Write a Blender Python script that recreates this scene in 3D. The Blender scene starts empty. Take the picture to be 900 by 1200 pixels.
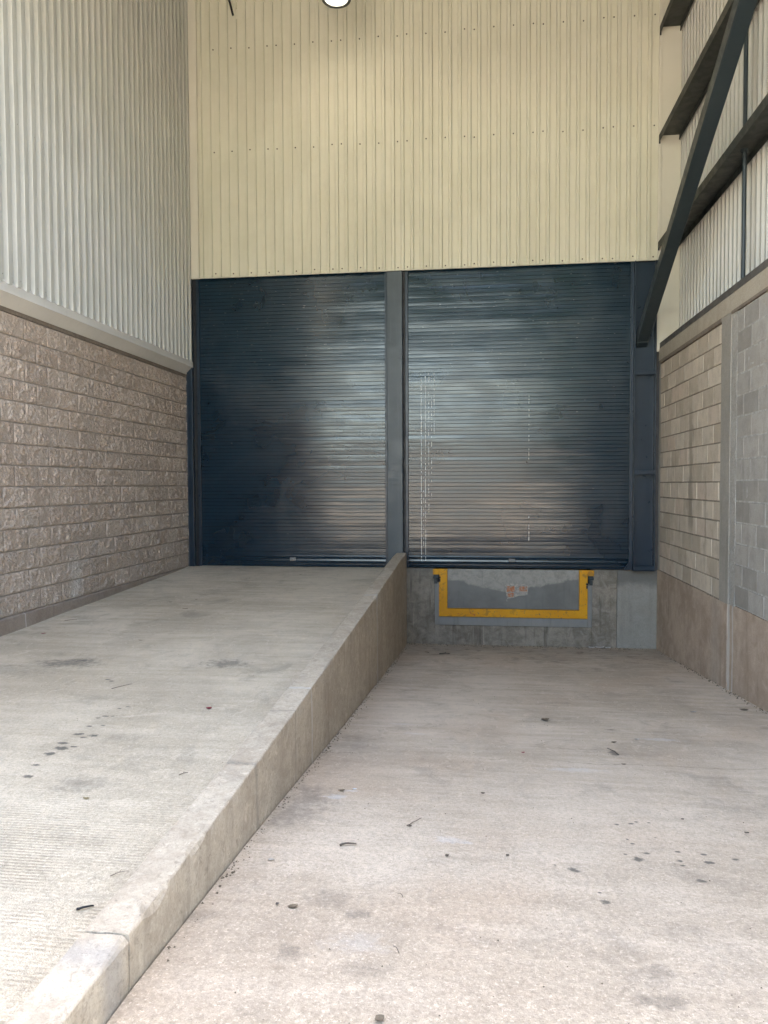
import bpy, bmesh, math, random
from mathutils import Vector, Matrix, noise
random.seed(7)
S = bpy.context.scene
COL = S.collection
V = Vector

# ------------------------------------------------------------------ materials
class G:
    def __init__(s, name):
        s.m = bpy.data.materials.new(name); s.m.use_nodes = True
        s.t = s.m.node_tree; s.t.nodes.clear()
        s.out = s.t.nodes.new('ShaderNodeOutputMaterial')
        s.b = s.t.nodes.new('ShaderNodeBsdfPrincipled')
        s.t.links.new(s.b.outputs[0], s.out.inputs['Surface'])
        s._p = None
    def set(s, sock, v):
        if v is None: return
        if hasattr(v, 'is_output'): s.t.links.new(v, sock)
        else:
            if hasattr(sock.default_value, '__len__') and not isinstance(v, (int, float)):
                v = tuple(v)
                if len(sock.default_value) == 4 and len(v) == 3: v = v + (1,)
            sock.default_value = v
    def n(s, typ, ins=None, **props):
        n = s.t.nodes.new(typ)
        for k, v in props.items(): setattr(n, k, v)
        for k, v in (ins or {}).items(): s.set(n.inputs[k], v)
        return n
    def pos(s):
        if s._p is None: s._p = s.n('ShaderNodeNewGeometry').outputs['Position']
        return s._p
    def xyz(s):
        n = s.n('ShaderNodeSeparateXYZ', {0: s.pos()}); return n.outputs
    def scaled(s, sc, off=(0, 0, 0)):
        return s.n('ShaderNodeMapping', {'Vector': s.pos(), 'Scale': sc, 'Location': off}).outputs[0]
    def noise(s, scale=1, detail=4, rough=.55, vec=None, dist=0):
        return s.n('ShaderNodeTexNoise', {'Vector': vec or s.pos(), 'Scale': scale, 'Detail': detail, 'Roughness': rough, 'Distortion': dist}).outputs['Fac']
    def math(s, op, a, b=None, c=None, clamp=False):
        n = s.n('ShaderNodeMath', operation=op, use_clamp=clamp)
        s.set(n.inputs[0], a); s.set(n.inputs[1], b)
        if c is not None: s.set(n.inputs[2], c)
        return n.outputs[0]
    def rng(s, v, a, b, c=0., d=1., smooth=True):
        n = s.n('ShaderNodeMapRange', {0: v, 1: a, 2: b, 3: c, 4: d}, interpolation_type='SMOOTHSTEP' if smooth else 'LINEAR')
        return n.outputs[0]
    def mix(s, f, a, b, blend='MIX'):
        n = s.n('ShaderNodeMix', data_type='RGBA', blend_type=blend)
        s.set(n.inputs[0], f); s.set(n.inputs[6], a); s.set(n.inputs[7], b)
        return n.outputs[2]
    def attr(s, name):
        return s.n('ShaderNodeAttribute', attribute_name=name).outputs['Fac']
    def bump(s, h, strength=.3, dist=.01, normal=None):
        n = s.n('ShaderNodeBump', {'Height': h, 'Strength': strength, 'Distance': dist})
        if normal is not None: s.t.links.new(normal, n.inputs['Normal'])
        return n.outputs[0]
    def fin(s, col=None, rough=None, metal=None, spec=None, normal=None, coat=None):
        if col is not None: s.set(s.b.inputs['Base Color'], col)
        if rough is not None: s.set(s.b.inputs['Roughness'], rough)
        if metal is not None: s.set(s.b.inputs['Metallic'], metal)
        if spec is not None: s.set(s.b.inputs['Specular IOR Level'], spec)
        if coat is not None: s.set(s.b.inputs['Coat Weight'], coat); s.set(s.b.inputs['Coat Roughness'], .22)
        if normal is not None: s.t.links.new(normal, s.b.inputs['Normal'])
        return s.m

def sr(r, g, b):
    f = lambda c: (c/255/12.92) if c/255 <= .04045 else ((c/255+.055)/1.055)**2.4
    return (f(r), f(g), f(b))

def stains(g, base, lst, dark, amt=1.0, axes=(1, 1, 0)):
    """spots with a shape of their own: lst of (x, y, rx, ry, strength)"""
    nz = g.n('ShaderNodeTexNoise', {'Vector': g.pos(), 'Scale': 22., 'Detail': 4., 'Roughness': .65}).outputs['Color']
    wob = g.n('ShaderNodeVectorMath', {0: nz, 1: (.5, .5, .5)}, operation='SUBTRACT').outputs[0]
    acc = None
    for (x, y, rx, ry, st) in lst:
        w = g.n('ShaderNodeVectorMath', {0: wob, 1: (rx*2.6, ry*2.6, 0), 2: g.pos()}, operation='MULTIPLY_ADD').outputs[0]
        d = g.n('ShaderNodeVectorMath', {0: w, 1: (x, y, 0)}, operation='SUBTRACT').outputs[0]
        d = g.n('ShaderNodeVectorMath', {0: d, 1: (1/rx, 1/ry, 0)}, operation='MULTIPLY').outputs[0]
        l = g.n('ShaderNodeVectorMath', {0: d}, operation='LENGTH').outputs['Value']
        soft = .45 if max(rx, ry) < .1 else .1
        f = g.rng(l, soft, 1.25, min(1, st*1.08), 0.)
        acc = f if acc is None else g.math('MAXIMUM', acc, f)
    return g.mix(g.math('MULTIPLY', acc, amt), base, dark)

def concrete_floor(name, cA, cB, spots, dark, grooves=False, warm=None, pale=None):
    g = G(name)
    big = g.noise(.55, 4, .6); mid = g.noise(3.1, 5, .65, dist=.6); fine = g.noise(55, 3, .7); grit = g.noise(190, 2, .6)
    st = g.noise(2.2, 5, .62, vec=g.scaled((.55, 4.2, 1)))
    f = g.math('MULTIPLY_ADD', st, .35, g.math('MULTIPLY', big, .65))
    c = g.mix(g.rng(f, .38, .62), tuple(x*.96 for x in cA), tuple(x*1.03 for x in cB))
    if warm: c = g.mix(g.rng(g.noise(.9, 3, .5, vec=g.scaled((1, 1, 1), (7, 3, 1))), .48, .7, 0, .55), c, warm)
    c = g.mix(g.rng(mid, .52, .72, 0, .26), c, dark)
    c = g.mix(g.rng(g.noise(1.1, 5, .6, vec=g.scaled((1, .7, 1), (11, 2, 5)), dist=.8), .50, .66, 0, .30), c, tuple(x*.62 for x in cA))
    c = g.mix(g.rng(g.noise(1.7, 5, .7, vec=g.scaled((.8, 3, 1), (3, 9, 0)), dist=1.2), .60, .70, 0, .30), c, tuple(min(1, x*1.35) for x in cB))
    # thin pale and dark trowel scratches running across
    scr = g.noise(3.5, 6, .72, vec=g.scaled((.25, 9, 1), (1, 5, 0)))
    c = g.mix(g.rng(scr, .63, .70, 0, .35), c, tuple(x*.55 for x in cA))
    c = g.mix(g.rng(scr, .36, .29, 0, .30), c, tuple(min(1, x*1.4) for x in cB))
    c = g.mix(g.rng(g.noise(9, 6, .75, dist=.9), .50, .68, 0, .24), c, tuple(x*.55 for x in cA))
    c = g.mix(g.rng(g.noise(13, 6, .75, vec=g.scaled((1, .6, 1), (8, 2, 6)), dist=1.4), .53, .66, 0, .28), c, tuple(min(1, x*1.3) for x in cB))
    rgh = g.rng(g.xyz()[1], -4.5, -9.0, .15, .85)           # trowelled smooth inside, left rough outside
    c0 = c
    c = g.mix(g.rng(g.noise(42, 4, .8), .52, .64, 0, .42), c, tuple(x*.5 for x in cA))
    c = g.mix(g.rng(fine, .42, .68, 0, .5), c, tuple(x*.48 for x in cA))
    c = g.mix(g.rng(g.noise(75, 3, .75, vec=g.scaled((1, 1, 1), (6, 1, 2))), .54, .68, 0, .5), c, tuple(min(1, x*1.45) for x in cB))
    c = g.mix(g.rng(grit, .60, .70, 0, .6), c, tuple(x*.38 for x in cA))
    c = g.mix(g.rng(g.noise(120, 2, .6, vec=g.scaled((1, 1, 1), (3, 3, 3))), .64, .72, 0, .25), c, tuple(min(1, x*1.5) for x in cB))
    c = g.mix(rgh, c0, c)
    if warm:                                            # darkening towards the dock, painted in for the shade there, broken by noise
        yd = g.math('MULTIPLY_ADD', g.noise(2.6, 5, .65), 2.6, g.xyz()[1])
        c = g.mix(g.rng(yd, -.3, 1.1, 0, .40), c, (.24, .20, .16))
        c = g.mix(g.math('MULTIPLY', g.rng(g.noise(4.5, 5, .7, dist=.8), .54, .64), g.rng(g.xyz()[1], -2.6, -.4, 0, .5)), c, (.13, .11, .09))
    # pits
    v = g.n('ShaderNodeTexVoronoi', {'Vector': g.pos(), 'Scale': 16.}, feature='F1')
    pit = g.math('MULTIPLY', g.rng(v.outputs['Distance'], .10, .02), g.rng(g.n('ShaderNodeSeparateColor', {0: v.outputs['Color']}).outputs[0], .72, .8))
    c = g.mix(g.math('MULTIPLY', pit, .75), c, tuple(x*.28 for x in cA))
    # a hairline crack or two
    y = g.xyz()[1]; x = g.xyz()[0]
    wav = g.math('MULTIPLY_ADD', g.noise(2.2, 5, .6), .35, y)
    for cy in (-5.55, -5.9, -8.6) if not grooves else (-5.35, -3.1):
        ck = g.rng(g.math('ABSOLUTE', g.math('SUBTRACT', wav, cy+.175)), .002, .009, .42, 0)
        c = g.mix(g.math('MULTIPLY', ck, g.rng(g.noise(1.1, 2, .5), .45, .6)), c, tuple(q*.4 for q in cA))
    c = stains(g, c, spots, dark)
    if pale: c = stains(g, c, pale, (.66, .68, .70))
    h = g.math('MULTIPLY_ADD', fine, .5, g.math('MULTIPLY', grit, .5))
    nrm = g.bump(g.math('MULTIPLY_ADD', g.noise(24, 5, .7), .7, h), .75, .010)
    if grooves:
        w = g.n('ShaderNodeTexWave', {'Vector': g.pos(), 'Scale': 15.5, 'Distortion': 1.6, 'Detail': 3., 'Detail Scale': 1.6, 'Detail Roughness': .6}, wave_type='BANDS', bands_direction='Y', wave_profile='SIN').outputs['Fac']
        worn = g.math('MULTIPLY', g.rng(y, -7.0, -8.4), g.rng(g.noise(2.4, 5, .65), .36, .56, .12, 1.))
        gr = g.math('MULTIPLY', g.rng(w, .34, .06), worn)
        c = g.mix(g.math('MULTIPLY', gr, .5), c, tuple(q*.42 for q in cA))
        nrm = g.bump(g.math('MULTIPLY', w, worn), .5, .006, nrm)
    return g.fin(c, .88, spec=.25, normal=nrm)

def concrete_wall(name, cA, cB, drip=None, drip_amt=.5, scale=1., rough_bump=.35, topband=None, bands=()):
    g = G(name)
    big = g.noise(.9*scale, 4, .6); mid = g.noise(5*scale, 5, .65, dist=.8); fine = g.noise(70, 3, .7)
    c = g.mix(g.rng(g.math('MULTIPLY_ADD', mid, .5, g.math('MULTIPLY', big, .5)), .36, .64), cA, cB)
    v = g.noise(3.2, 5, .65, vec=g.scaled((2.6, 2.6, .22)))
    c = g.mix(g.rng(v, .54, .70, 0, drip_amt), c, tuple(x*.5 for x in cA))
    v2 = g.noise(4.5, 5, .65, vec=g.scaled((2.2, 2.2, .12), (4, 4, 2)))
    c = g.mix(g.rng(v2, .60, .72, 0, drip_amt*.8), c, drip or tuple(min(1, x*1.45) for x in cB))
    c = g.mix(g.rng(fine, .35, .75, 0, .3), c, tuple(x*.5 for x in cA))
    c = g.mix(g.rng(g.noise(160, 2, .6), .62, .7, 0, .4), c, tuple(x*.4 for x in cA))
    if topband:
        z = g.math('MULTIPLY_ADD', g.noise(3.2, 4, .6), .30, g.xyz()[2])
        c = g.mix(g.rng(z, topband[0], topband[1], 0, topband[3]), c, topband[2])
    if scale > 2:
        c = g.mix(g.rng(g.noise(26, 5, .75, dist=.8), .54, .68, 0, .5), c, tuple(x*.45 for x in cA))
        c = g.mix(g.rng(g.noise(17, 5, .75, vec=g.scaled((1, 1, 1), (4, 1, 7)), dist=.8), .56, .68, 0, .45), c, tuple(min(1, x*1.3) for x in cB))
    for (by, bw_, amt, bc) in bands:
        yy = g.math('MULTIPLY_ADD', g.noise(4, 4, .6, vec=g.scaled((1, 1, .5))), .10, g.math('SUBTRACT', g.xyz()[1], by+.05))
        c = g.mix(g.rng(g.math('ABSOLUTE', yy), bw_*.15, bw_, amt, 0), c, bc)
    vo = g.n('ShaderNodeTexVoronoi', {'Vector': g.pos(), 'Scale': 13.}, feature='F1')
    pit = g.math('MULTIPLY', g.rng(vo.outputs['Distance'], .12, .03), g.rng(g.n('ShaderNodeSeparateColor', {0: vo.outputs['Color']}).outputs[0], .75, .8))
    c = g.mix(g.math('MULTIPLY', pit, .6), c, tuple(x*.35 for x in cA))
    nrm = g.bump(g.math('MULTIPLY_ADD', mid, .6, g.math('MULTIPLY', fine, .4)), rough_bump, .012)
    return g.fin(c, .9, spec=.2, normal=nrm)

def block_mat(name, cA, cB, cC, mortar, drip=None, stain_y=None):
    """blocks carry the face attribute rnd (0..1); mortar faces carry -1"""
    g = G(name)
    r = g.attr('rnd')
    c = g.mix(g.rng(r, 0, .6, smooth=False), tuple(x*.93 for x in cA), tuple(x*1.05 for x in cB))
    c = g.mix(g.rng(r, .75, 1., 0, .9, smooth=False), c, cC)
    mid = g.noise(7, 5, .65); fine = g.noise(90, 3, .7)
    c = g.mix(g.rng(mid, .42, .7, 0, .35), c, tuple(x*.62 for x in cA))
    c = g.mix(g.rng(g.noise(2.4, 4, .6), .5, .68, 0, .3), c, tuple(min(1, x*1.25) for x in cB))
    c = g.mix(g.rng(fine, .4, .75, 0, .30), c, tuple(x*.55 for x in cA))
    c = g.mix(g.rng(g.noise(170, 2, .5), .63, .7, 0, .4), c, tuple(x*.4 for x in cA))
    mc = g.mix(g.rng(g.noise(20, 4, .6), .35, .65), mortar, tuple(x*.72 for x in mortar))
    c = g.mix(g.rng(r, -.3, -.6), c, mc)
    v = g.noise(3.4, 5, .65, vec=g.scaled((3.0, 3.0, .25)))
    c = g.mix(g.rng(v, .55, .72, 0, .38), c, drip or tuple(x*.55 for x in cA))
    if stain_y:
        for (sy, w, z0, z1, a) in stain_y:
            yy = g.math('MULTIPLY_ADD', g.noise(5, 4, .6), .22, g.math('SUBTRACT', g.xyz()[1], sy+.11))
            f = g.math('MULTIPLY', g.rng(g.math('ABSOLUTE', yy), w*.2, w, a, 0), g.math('MULTIPLY', g.rng(g.xyz()[2], z0, z0+.3), g.rng(g.xyz()[2], z1, z1-.4)))
            c = g.mix(f, c, tuple(x*.42 for x in cA))
    nrm = g.bump(g.math('MULTIPLY_ADD', mid, .3, g.math('MULTIPLY', fine, .7)), .4, .006)
    return g.fin(c, .92, spec=.15, normal=nrm)

def paint_metal(name, c0, c1, rough=.42, dirt=.3, bump=.06, spec=.5, dirtcol=None, streaks=True):
    g = G(name)
    n1 = g.noise(1.3, 4, .6); n2 = g.noise(9, 5, .6, dist=.5)
    c = g.mix(g.rng(n1, .35, .65), c0, c1)
    if streaks:
        v = g.noise(3, 5, .6, vec=g.scaled((5, 5, .35)))
        c = g.mix(g.rng(v, .52, .72, 0, dirt), c, dirtcol or tuple(x*.7 for x in c0))
    c = g.mix(g.rng(n2, .58, .75, 0, dirt*.6), c, dirtcol or tuple(min(1, x*1.25) for x in c1))
    r = g.rng(n2, .3, .7, rough*.85, min(1, rough*1.25))
    return g.fin(c, r, spec=spec, normal=g.bump(g.noise(14, 3, .5), bump, .01))

M = {}
M['cream'] = paint_metal('cream_sheet_paint', (.56, .55, .445), (.60, .59, .485), .60, .12, .03, dirtcol=(.45, .42, .32))
M['ivory'] = paint_metal('ivory_sheet_paint', (.475, .475, .435), (.515, .515, .475), .46, .10, .03, dirtcol=(.38, .36, .30))
M['trim'] = paint_metal('cream_trim_paint', (.585, .565, .48), (.615, .595, .51), .45, .08, .03, dirtcol=(.45, .42, .33))
M['flash'] = paint_metal('grey_flashing_paint', (.60, .59, .555), (.65, .64, .60), .45, .15, .04)
M['steel'] = paint_metal('slate_steel_paint', (.019, .029, .034), (.025, .036, .041), .42, .25, .08, dirtcol=(.036, .045, .048))
M['girt'] = paint_metal('charcoal_steel_paint', (.023, .027, .025), (.031, .035, .032), .5, .2, .06)
M['post'] = paint_metal('grey_blue_post_paint', (.034, .050, .062), (.052, .070, .082), .42, .55, .08, dirtcol=(.080, .097, .110))
M['navy'] = paint_metal('navy_steel_paint', (.0065, .0195, .035), (.009, .024, .042), .32, .25, .06, dirtcol=(.016, .030, .045))
M['sill'] = paint_metal('brown_grey_channel_paint', (.085, .078, .072), (.105, .098, .09), .5, .3, .05)
M['screw'] = paint_metal('dark_screw_metal', (.05, .042, .035), (.07, .055, .045), .5, .2, .0)
M['dark'] = paint_metal('near_black', (.008, .009, .011), (.012, .013, .015), .6, .2, .02)  # plain near-black fill for guide gaps, pit back and backing plate
M['rod'] = M['steel']
M['roof'] = paint_metal('grey_roof_underside', (.13, .125, .12), (.16, .155, .145), .5, .2, .05)

def curtain_mat():
    g = G('navy_slat_paint')
    n1 = g.noise(.8, 4, .6); cl = g.noise(1.1, 5, .62, dist=1.0); sm = g.noise(4, 5, .65, vec=g.scaled((.5, 1, 2.5)))
    c = g.mix(g.rng(n1, .35, .65), (.0036, .0170, .0300), (.005, .022, .038))
    # hazy dust wiped in clouds
    c = g.mix(g.math('MULTIPLY', g.rng(cl, .45, .68), g.rng(sm, .3, .7, .15, .4)), c, (.024, .036, .048))
    # painted-in pale glints and little chips along the slat edges, denser in the upper half
    x, y, z = g.xyz()
    edge_mark = g.noise(7, 3, .6, vec=g.scaled((1.4, 1, 16)))
    hi = g.rng(z, 1.2, 4.0, 0, 1)
    thr = g.math('MULTIPLY_ADD', hi, -.062, .775)
    cm = g.math('GREATER_THAN', edge_mark, thr)
    c = g.mix(g.math('MULTIPLY', cm, .75), c, (.33, .35, .35))
    # the vertical scratches rubbed down the right curtain
    tot = None
    for (sx, z0, z1, w, th) in ((3.480, .10, 2.78, .0045, .42), (3.540, .10, 2.78, .0040, .45), (3.587, .8, 2.80, .0035, .50), (3.628, 1.0, 2.75, .003, .52), (3.665, 1.9, 2.83, .003, .50), (4.998, 1.55, 2.44, .0035, .56), (5.0, .4, .75, .0035, .55), (3.512, .3, 1.3, .003, .52)):
        xx = g.math('MULTIPLY_ADD', g.noise(3., 3, .5, vec=g.scaled((0, 0, 1))), .012, g.math('SUBTRACT', x, sx+.006))
        f = g.math('MULTIPLY', g.math('LESS_THAN', g.math('ABSOLUTE', xx), w), g.math('MULTIPLY', g.math('GREATER_THAN', z, z0), g.math('LESS_THAN', z, z1)))
        f = g.math('MULTIPLY', f, g.math('GREATER_THAN', g.noise(30, 2, .5, vec=g.scaled((.3, 1, 1.0), (sx*9, 0, 0))), th))
        tot = f if tot is None else g.math('MAXIMUM', tot, f)
    c = g.mix(g.math('MULTIPLY', tot, .9), c, (.52, .55, .55))
    r = g.rng(g.math('MULTIPLY_ADD', sm, .4, g.math('MULTIPLY', cl, .6)), .35, .66, .12, .27)
    r = g.math('MAXIMUM', r, g.math('MULTIPLY', tot, .5))
    nrm = g.bump(g.noise(5, 4, .5, vec=g.scaled((1, 1, 4))), .10, .01)
    return g.fin(c, r, spec=.5, normal=nrm, coat=.30)
M['curtain'] = curtain_mat()

RSPOT = [(1.12, -5.29, .30, .13, .55), (1.20, -5.20, .13, .07, .7), (2.37, -5.19, .20, .12, .55), (2.41, -5.12, .10, .05, .6), (.7, -5.5, .5, .2, .22)]
for (x, y, a) in ((2.083, -7.301, 1.1), (2.034, -7.159, 1.), (2.022, -7.012, 1.5), (2.04, -6.93, 1.6), (2.012, -6.855, 1.4), (2.017, -6.71, 1.2), (2.075, -6.757, .8), (2.016, -6.584, .8), (1.992, -6.438, .7), (2.024, -6.404, .8), (2.067, -6.4, .6), (2.04, -6.258, .6), (2.079, -6.221, .6), (2.097, -6.896, .8), (2.12, -6.726, 1.3), (2.086, -6.562, .6), (1.695, -5.699, 1.), (1.656, -5.661, .8)):
    RSPOT.append((x, y, .026*a, .015*a, .75))
RSPOT += [(2.40, -7.35, .18, .12, .28), (2.3, -6.75, .14, .10, .2)]
FSPOT = [(4.834, -4.693, .035, .035, .8), (5.3, -4.945, .05, .02, .6)]
for (x, y, a) in ((5.045, -7.016, .8), (4.702, -7.604, 1.7), (4.785, -7.878, 1.2), (4.994, -7.447, 1.4), (5.041, -7.375, 1.0), (4.95, -7.398, .5), (5.007, -7.272, .7), (5.075, -6.988, .6), (5.181, -7.336, .8), (5.165, -7.441, .9), (5.293, -7.348, .9), (5.291, -7.44, 1.1), (5.408, -7.387, 1.0), (5.2, -7.639, 1.2), (4.99, -7.223, .5), (4.972, -7.038, .8), (5.134, -6.991, .5), (5.124, -7.182, .4), (5.168, -7.485, .6), (4.78, -7.80, .5), (4.63, -7.56, .4)):
    FSPOT.append((x, y, .018*a, .015*a, .75))
FSPOT += [(4.87, -8.34, .07, .05, .3), (4.85, -8.50, .09, .04, .3), (3.42, -6.9, .14, .25, .35), (3.35, -7.15, .1, .2, .35), (3.48, -5.67, .2, .3, .2), (3.88, -8.10, .05, .04, .35), (3.70, -8.39, .05, .05, .35), (5.2, -5.64, .03, .09, .6), (3.75, -8.0, .09, .07, .25), (3.95, -8.45, .1, .05, .22)]
M['ramp'] = concrete_floor('ramp_concrete', (.49, .405, .30), (.625, .53, .41), RSPOT, (.075, .073, .068), grooves=True)
PALE = [(3.55, -6.83, .05, .035, .3), (3.62, -6.72, .04, .02, .3), (4.17, -7.35, .07, .04, .22), (4.25, -7.37, .04, .02, .2), (3.86, -5.3, .12, .04, .2), (3.72, -5.0, .10, .03, .2), (4.9, -6.1, .2, .05, .25), (5.6, -5.2, .15, .05, .25), (3.9, -8.3, .12, .07, .12)]
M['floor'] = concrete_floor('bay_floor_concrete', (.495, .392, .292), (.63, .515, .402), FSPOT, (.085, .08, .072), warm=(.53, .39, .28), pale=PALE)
M['yard'] = concrete_floor('yard_concrete', (.36, .342, .31), (.45, .43, .39), [(2, -20, .3, .4, .3)], (.12, .11, .10))
M['kerb'] = concrete_wall('kerb_concrete', (.40, .325, .245), (.53, .445, .345), drip_amt=.32, scale=2.2, rough_bump=.7, bands=((-3.15, .07, .5, (.48, .45, .40)), (-6.18, .035, .45, (.55, .53, .48)), (-6.6, .02, .4, (.16, .15, .13)), (-7.35, .03, .35, (.18, .17, .15)), (-8.75, .09, .35, (.20, .205, .215))))
M['dock'] = concrete_wall('dock_face_concrete', (.165, .14, .112), (.325, .285, .235), drip_amt=.75, scale=1.9, rough_bump=.6, topband=(.02, .18, (.11, .105, .095), .5))
M['dockpatch'] = concrete_wall('smooth_grey_render', (.265, .245, .215), (.315, .295, .262), drip_amt=.2, scale=1.2, topband=(-.12, .02, (.12, .115, .105), .75))
M['plinth'] = concrete_wall('plinth_concrete', (.36, .272, .208), (.52, .41, .325), drip=(.42, .38, .34), drip_amt=.45, scale=1.3, bands=((-3.02, .05, .75, (.56, .54, .50)), (-3.14, .035, .7, (.54, .52, .48)), (-2.62, .25, .25, (.42, .385, .34))))
M['base'] = concrete_wall('base_course_concrete', (.27, .215, .175), (.335, .275, .23), drip_amt=.3, scale=1.8, bands=((-4.12, .018, .7, (.50, .46, .41)),))
M['beam'] = concrete_wall('beam_concrete', (.39, .34, .27), (.46, .41, .335), drip_amt=.22, scale=1.2)
M['pilaster'] = concrete_wall('pilaster_concrete', (.30, .28, .245), (.36, .335, .295), drip_amt=.3, scale=1.4)
M['roughmortar'] = concrete_wall('rough_mortar', (.34, .325, .295), (.42, .40, .365), drip_amt=.4, scale=5, rough_bump=1.)
M['brownmortar'] = concrete_wall('brown_mortar', (.19, .155, .125), (.25, .205, .165), drip_amt=.35, scale=4, rough_bump=.8)
M['tan'] = block_mat('tan_block', (.485, .41, .325), (.585, .505, .41), (.565, .455, .365), (.29, .245, .20), stain_y=[(-1.62, .13, .5, 2.3, .55), (-2.2, .06, .3, 1.5, .35)])
M['grey'] = block_mat('grey_block', (.31, .29, .26), (.385, .362, .328), (.245, .23, .208), (.44, .425, .395))
def split_mat():
    g = G('split_face_block')
    r = g.attr('rnd')
    c = g.mix(g.rng(r, 0, 1, smooth=False), (.375, .297, .24), (.465, .38, .315))
    c = g.mix(g.rng(g.noise(14, 5, .7), .4, .7, 0, .5), c, (.50, .445, .385))
    c = g.mix(g.rng(g.noise(34, 4, .7), .5, .72, 0, .5), c, (.13, .10, .08))
    c = g.mix(g.rng(g.noise(110, 2, .6), .55, .7, 0, .45), c, (.12, .10, .085))
    c = g.mix(g.rng(g.noise(130, 2, .6, vec=g.scaled((1, 1, 1), (5, 5, 5))), .6, .7, 0, .45), c, (.46, .42, .37))
    c = g.mix(g.rng(g.noise(1.2, 4, .6), .5, .7, 0, .35), c, (.27, .24, .21))
    # white limescale running down from one joint
    x, y, z = g.xyz()
    yy = g.math('MULTIPLY_ADD', g.noise(6, 4, .6), .25, g.math('SUBTRACT', y, -3.05))
    f = g.math('MULTIPLY', g.rng(g.math('ABSOLUTE', yy), .02, .17, .5, 0), g.rng(z, .75, .1))
    c = g.mix(f, c, (.50, .48, .45))
    c = g.mix(g.rng(r, -.3, -.6), c, (.27, .23, .195))
    h = g.math('MULTIPLY_ADD', g.noise(45, 4, .7), .6, g.math('MULTIPLY', g.noise(120, 2, .6), .4))
    return g.fin(c, .93, spec=.15, normal=g.bump(h, .9, .014))
M['split'] = split_mat()

def yellow_mat():
    g = G('worn_yellow_paint')
    n = g.noise(9, 5, .65, dist=.6)
    c = g.mix(g.rng(g.noise(3, 3, .5), .35, .65), (.58, .245, .004), (.66, .30, .006))
    c = g.mix(g.rng(n, .55, .64, 0, .75), c, (.30, .14, .02))
    c = g.mix(g.rng(g.noise(26, 4, .65), .61, .66, 0, .9), c, (.10, .085, .07))
    c = g.mix(g.rng(g.noise(15, 4, .65, vec=g.scaled((1, 1, 1), (9, 2, 4))), .66, .70, 0, .8), c, (.42, .10, .03))
    return g.fin(c, .5, spec=.4, normal=g.bump(g.noise(30, 3, .6), .15, .004))
M['yellow'] = yellow_mat()
def leveler_mat():
    g = G('scuffed_grey_steel_plate')
    x, y, z = g.xyz()
    n = g.noise(5, 5, .65, dist=.5)
    c = g.mix(g.rng(g.noise(2.5, 4, .6), .35, .65), (.135, .132, .122), (.175, .170, .158))
    # scraped pale area hanging from the top edge, deepest in the middle
    e = g.math('ABSOLUTE', g.math('SUBTRACT', x, 4.72))
    zz = g.math('MULTIPLY_ADD', e, -.20, g.math('MULTIPLY_ADD', n, .16, z))
    m = g.rng(zz, -.26, -.225)
    c = g.mix(g.math('MULTIPLY', m, .85), c, (.34, .315, .275))
    c = g.mix(g.math('MULTIPLY', m, g.rng(g.noise(11, 6, .8, dist=.6), .42, .66, 0, .6)), c, (.15, .145, .135))
    c = g.mix(g.rng(g.noise(12, 5, .65, dist=.7), .66, .70, 0, .6), c, (.33, .32, .29))
    v = g.noise(4, 5, .6, vec=g.scaled((4, 1, .3)))
    c = g.mix(g.rng(v, .56, .7, 0, .35), c, (.09, .095, .095))
    return g.fin(c, .55, spec=.35, normal=g.bump(n, .12, .01))
M['plate'] = leveler_mat()
M['angle'] = paint_metal('galvanised_angle', (.185, .18, .17), (.235, .228, .215), .5, .4, .06, dirtcol=(.11, .11, .105))
def flat(name, c, r=.7, spec=.3):
    g = G(name)
    k = g.noise(60, 4, .65)
    return g.fin(g.mix(g.rng(k, .35, .65), c, tuple(x*.72 for x in c)), r, spec=spec, normal=g.bump(k, .2, .002))
def worn(name, c, under):
    g = G(name); k = g.noise(28, 5, .7); k2 = g.noise(70, 4, .7, vec=g.scaled((1, 1, 1), (3, 0, 1)))
    q = g.mix(g.rng(k, .44, .58, 0, .85), c, under); q = g.mix(g.rng(k2, .5, .64, 0, .6), q, (.55, .50, .44))
    return g.fin(q, .7, spec=.3)
M['orange'] = worn('faded_orange_print', (.42, .13, .045), (.28, .22, .18))
M['paper'] = worn('dirty_sticker_paper', (.36, .32, .27), (.19, .19, .185))
M['twig'] = flat('dry_twig_bark', (.12, .095, .075), .85)
M['leaf'] = flat('dry_leaf', (.17, .13, .09), .8)
M['tanleaf'] = flat('pale_dry_leaf', (.30, .235, .13), .8)
M['petal'] = flat('red_petal', (.30, .035, .055), .7)
M['plastic'] = flat('white_scrap', (.72, .72, .72), .5)
M['black'] = flat('black_plastic', (.012, .012, .013), .5)
M['pipe'] = paint_metal('black_cable_jacket', (.012, .012, .014), (.018, .018, .02), .5, .1, .02)
def emit(name, c, s):
    m = bpy.data.materials.new(name); m.use_nodes = True; t = m.node_tree; t.nodes.clear()
    o = t.nodes.new('ShaderNodeOutputMaterial'); e = t.nodes.new('ShaderNodeEmission')
    e.inputs[0].default_value = c + (1,); e.inputs[1].default_value = s
    t.links.new(e.outputs[0], o.inputs[0]); return m
M['lens'] = emit('lit_lamp_lens', (1., .98, .94), 2.4)

# ------------------------------------------------------------------ mesh helpers
def link(o): COL.objects.link(o); return o
def tag(o, label=None, cat=None, group=None, kind=None):
    for k, v in (('label', label), ('category', cat), ('group', group), ('kind', kind)):
        if v: o[k] = v
    return o
def thing(name, loc, label, cat, group=None):
    o = link(bpy.data.objects.new(name, None)); o.location = loc; o.empty_display_size = .2
    return tag(o, label, cat, group)
def origin(p):
    v = V((0, 0, 0))
    while p is not None: v += p.location; p = p.parent
    return v

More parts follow.
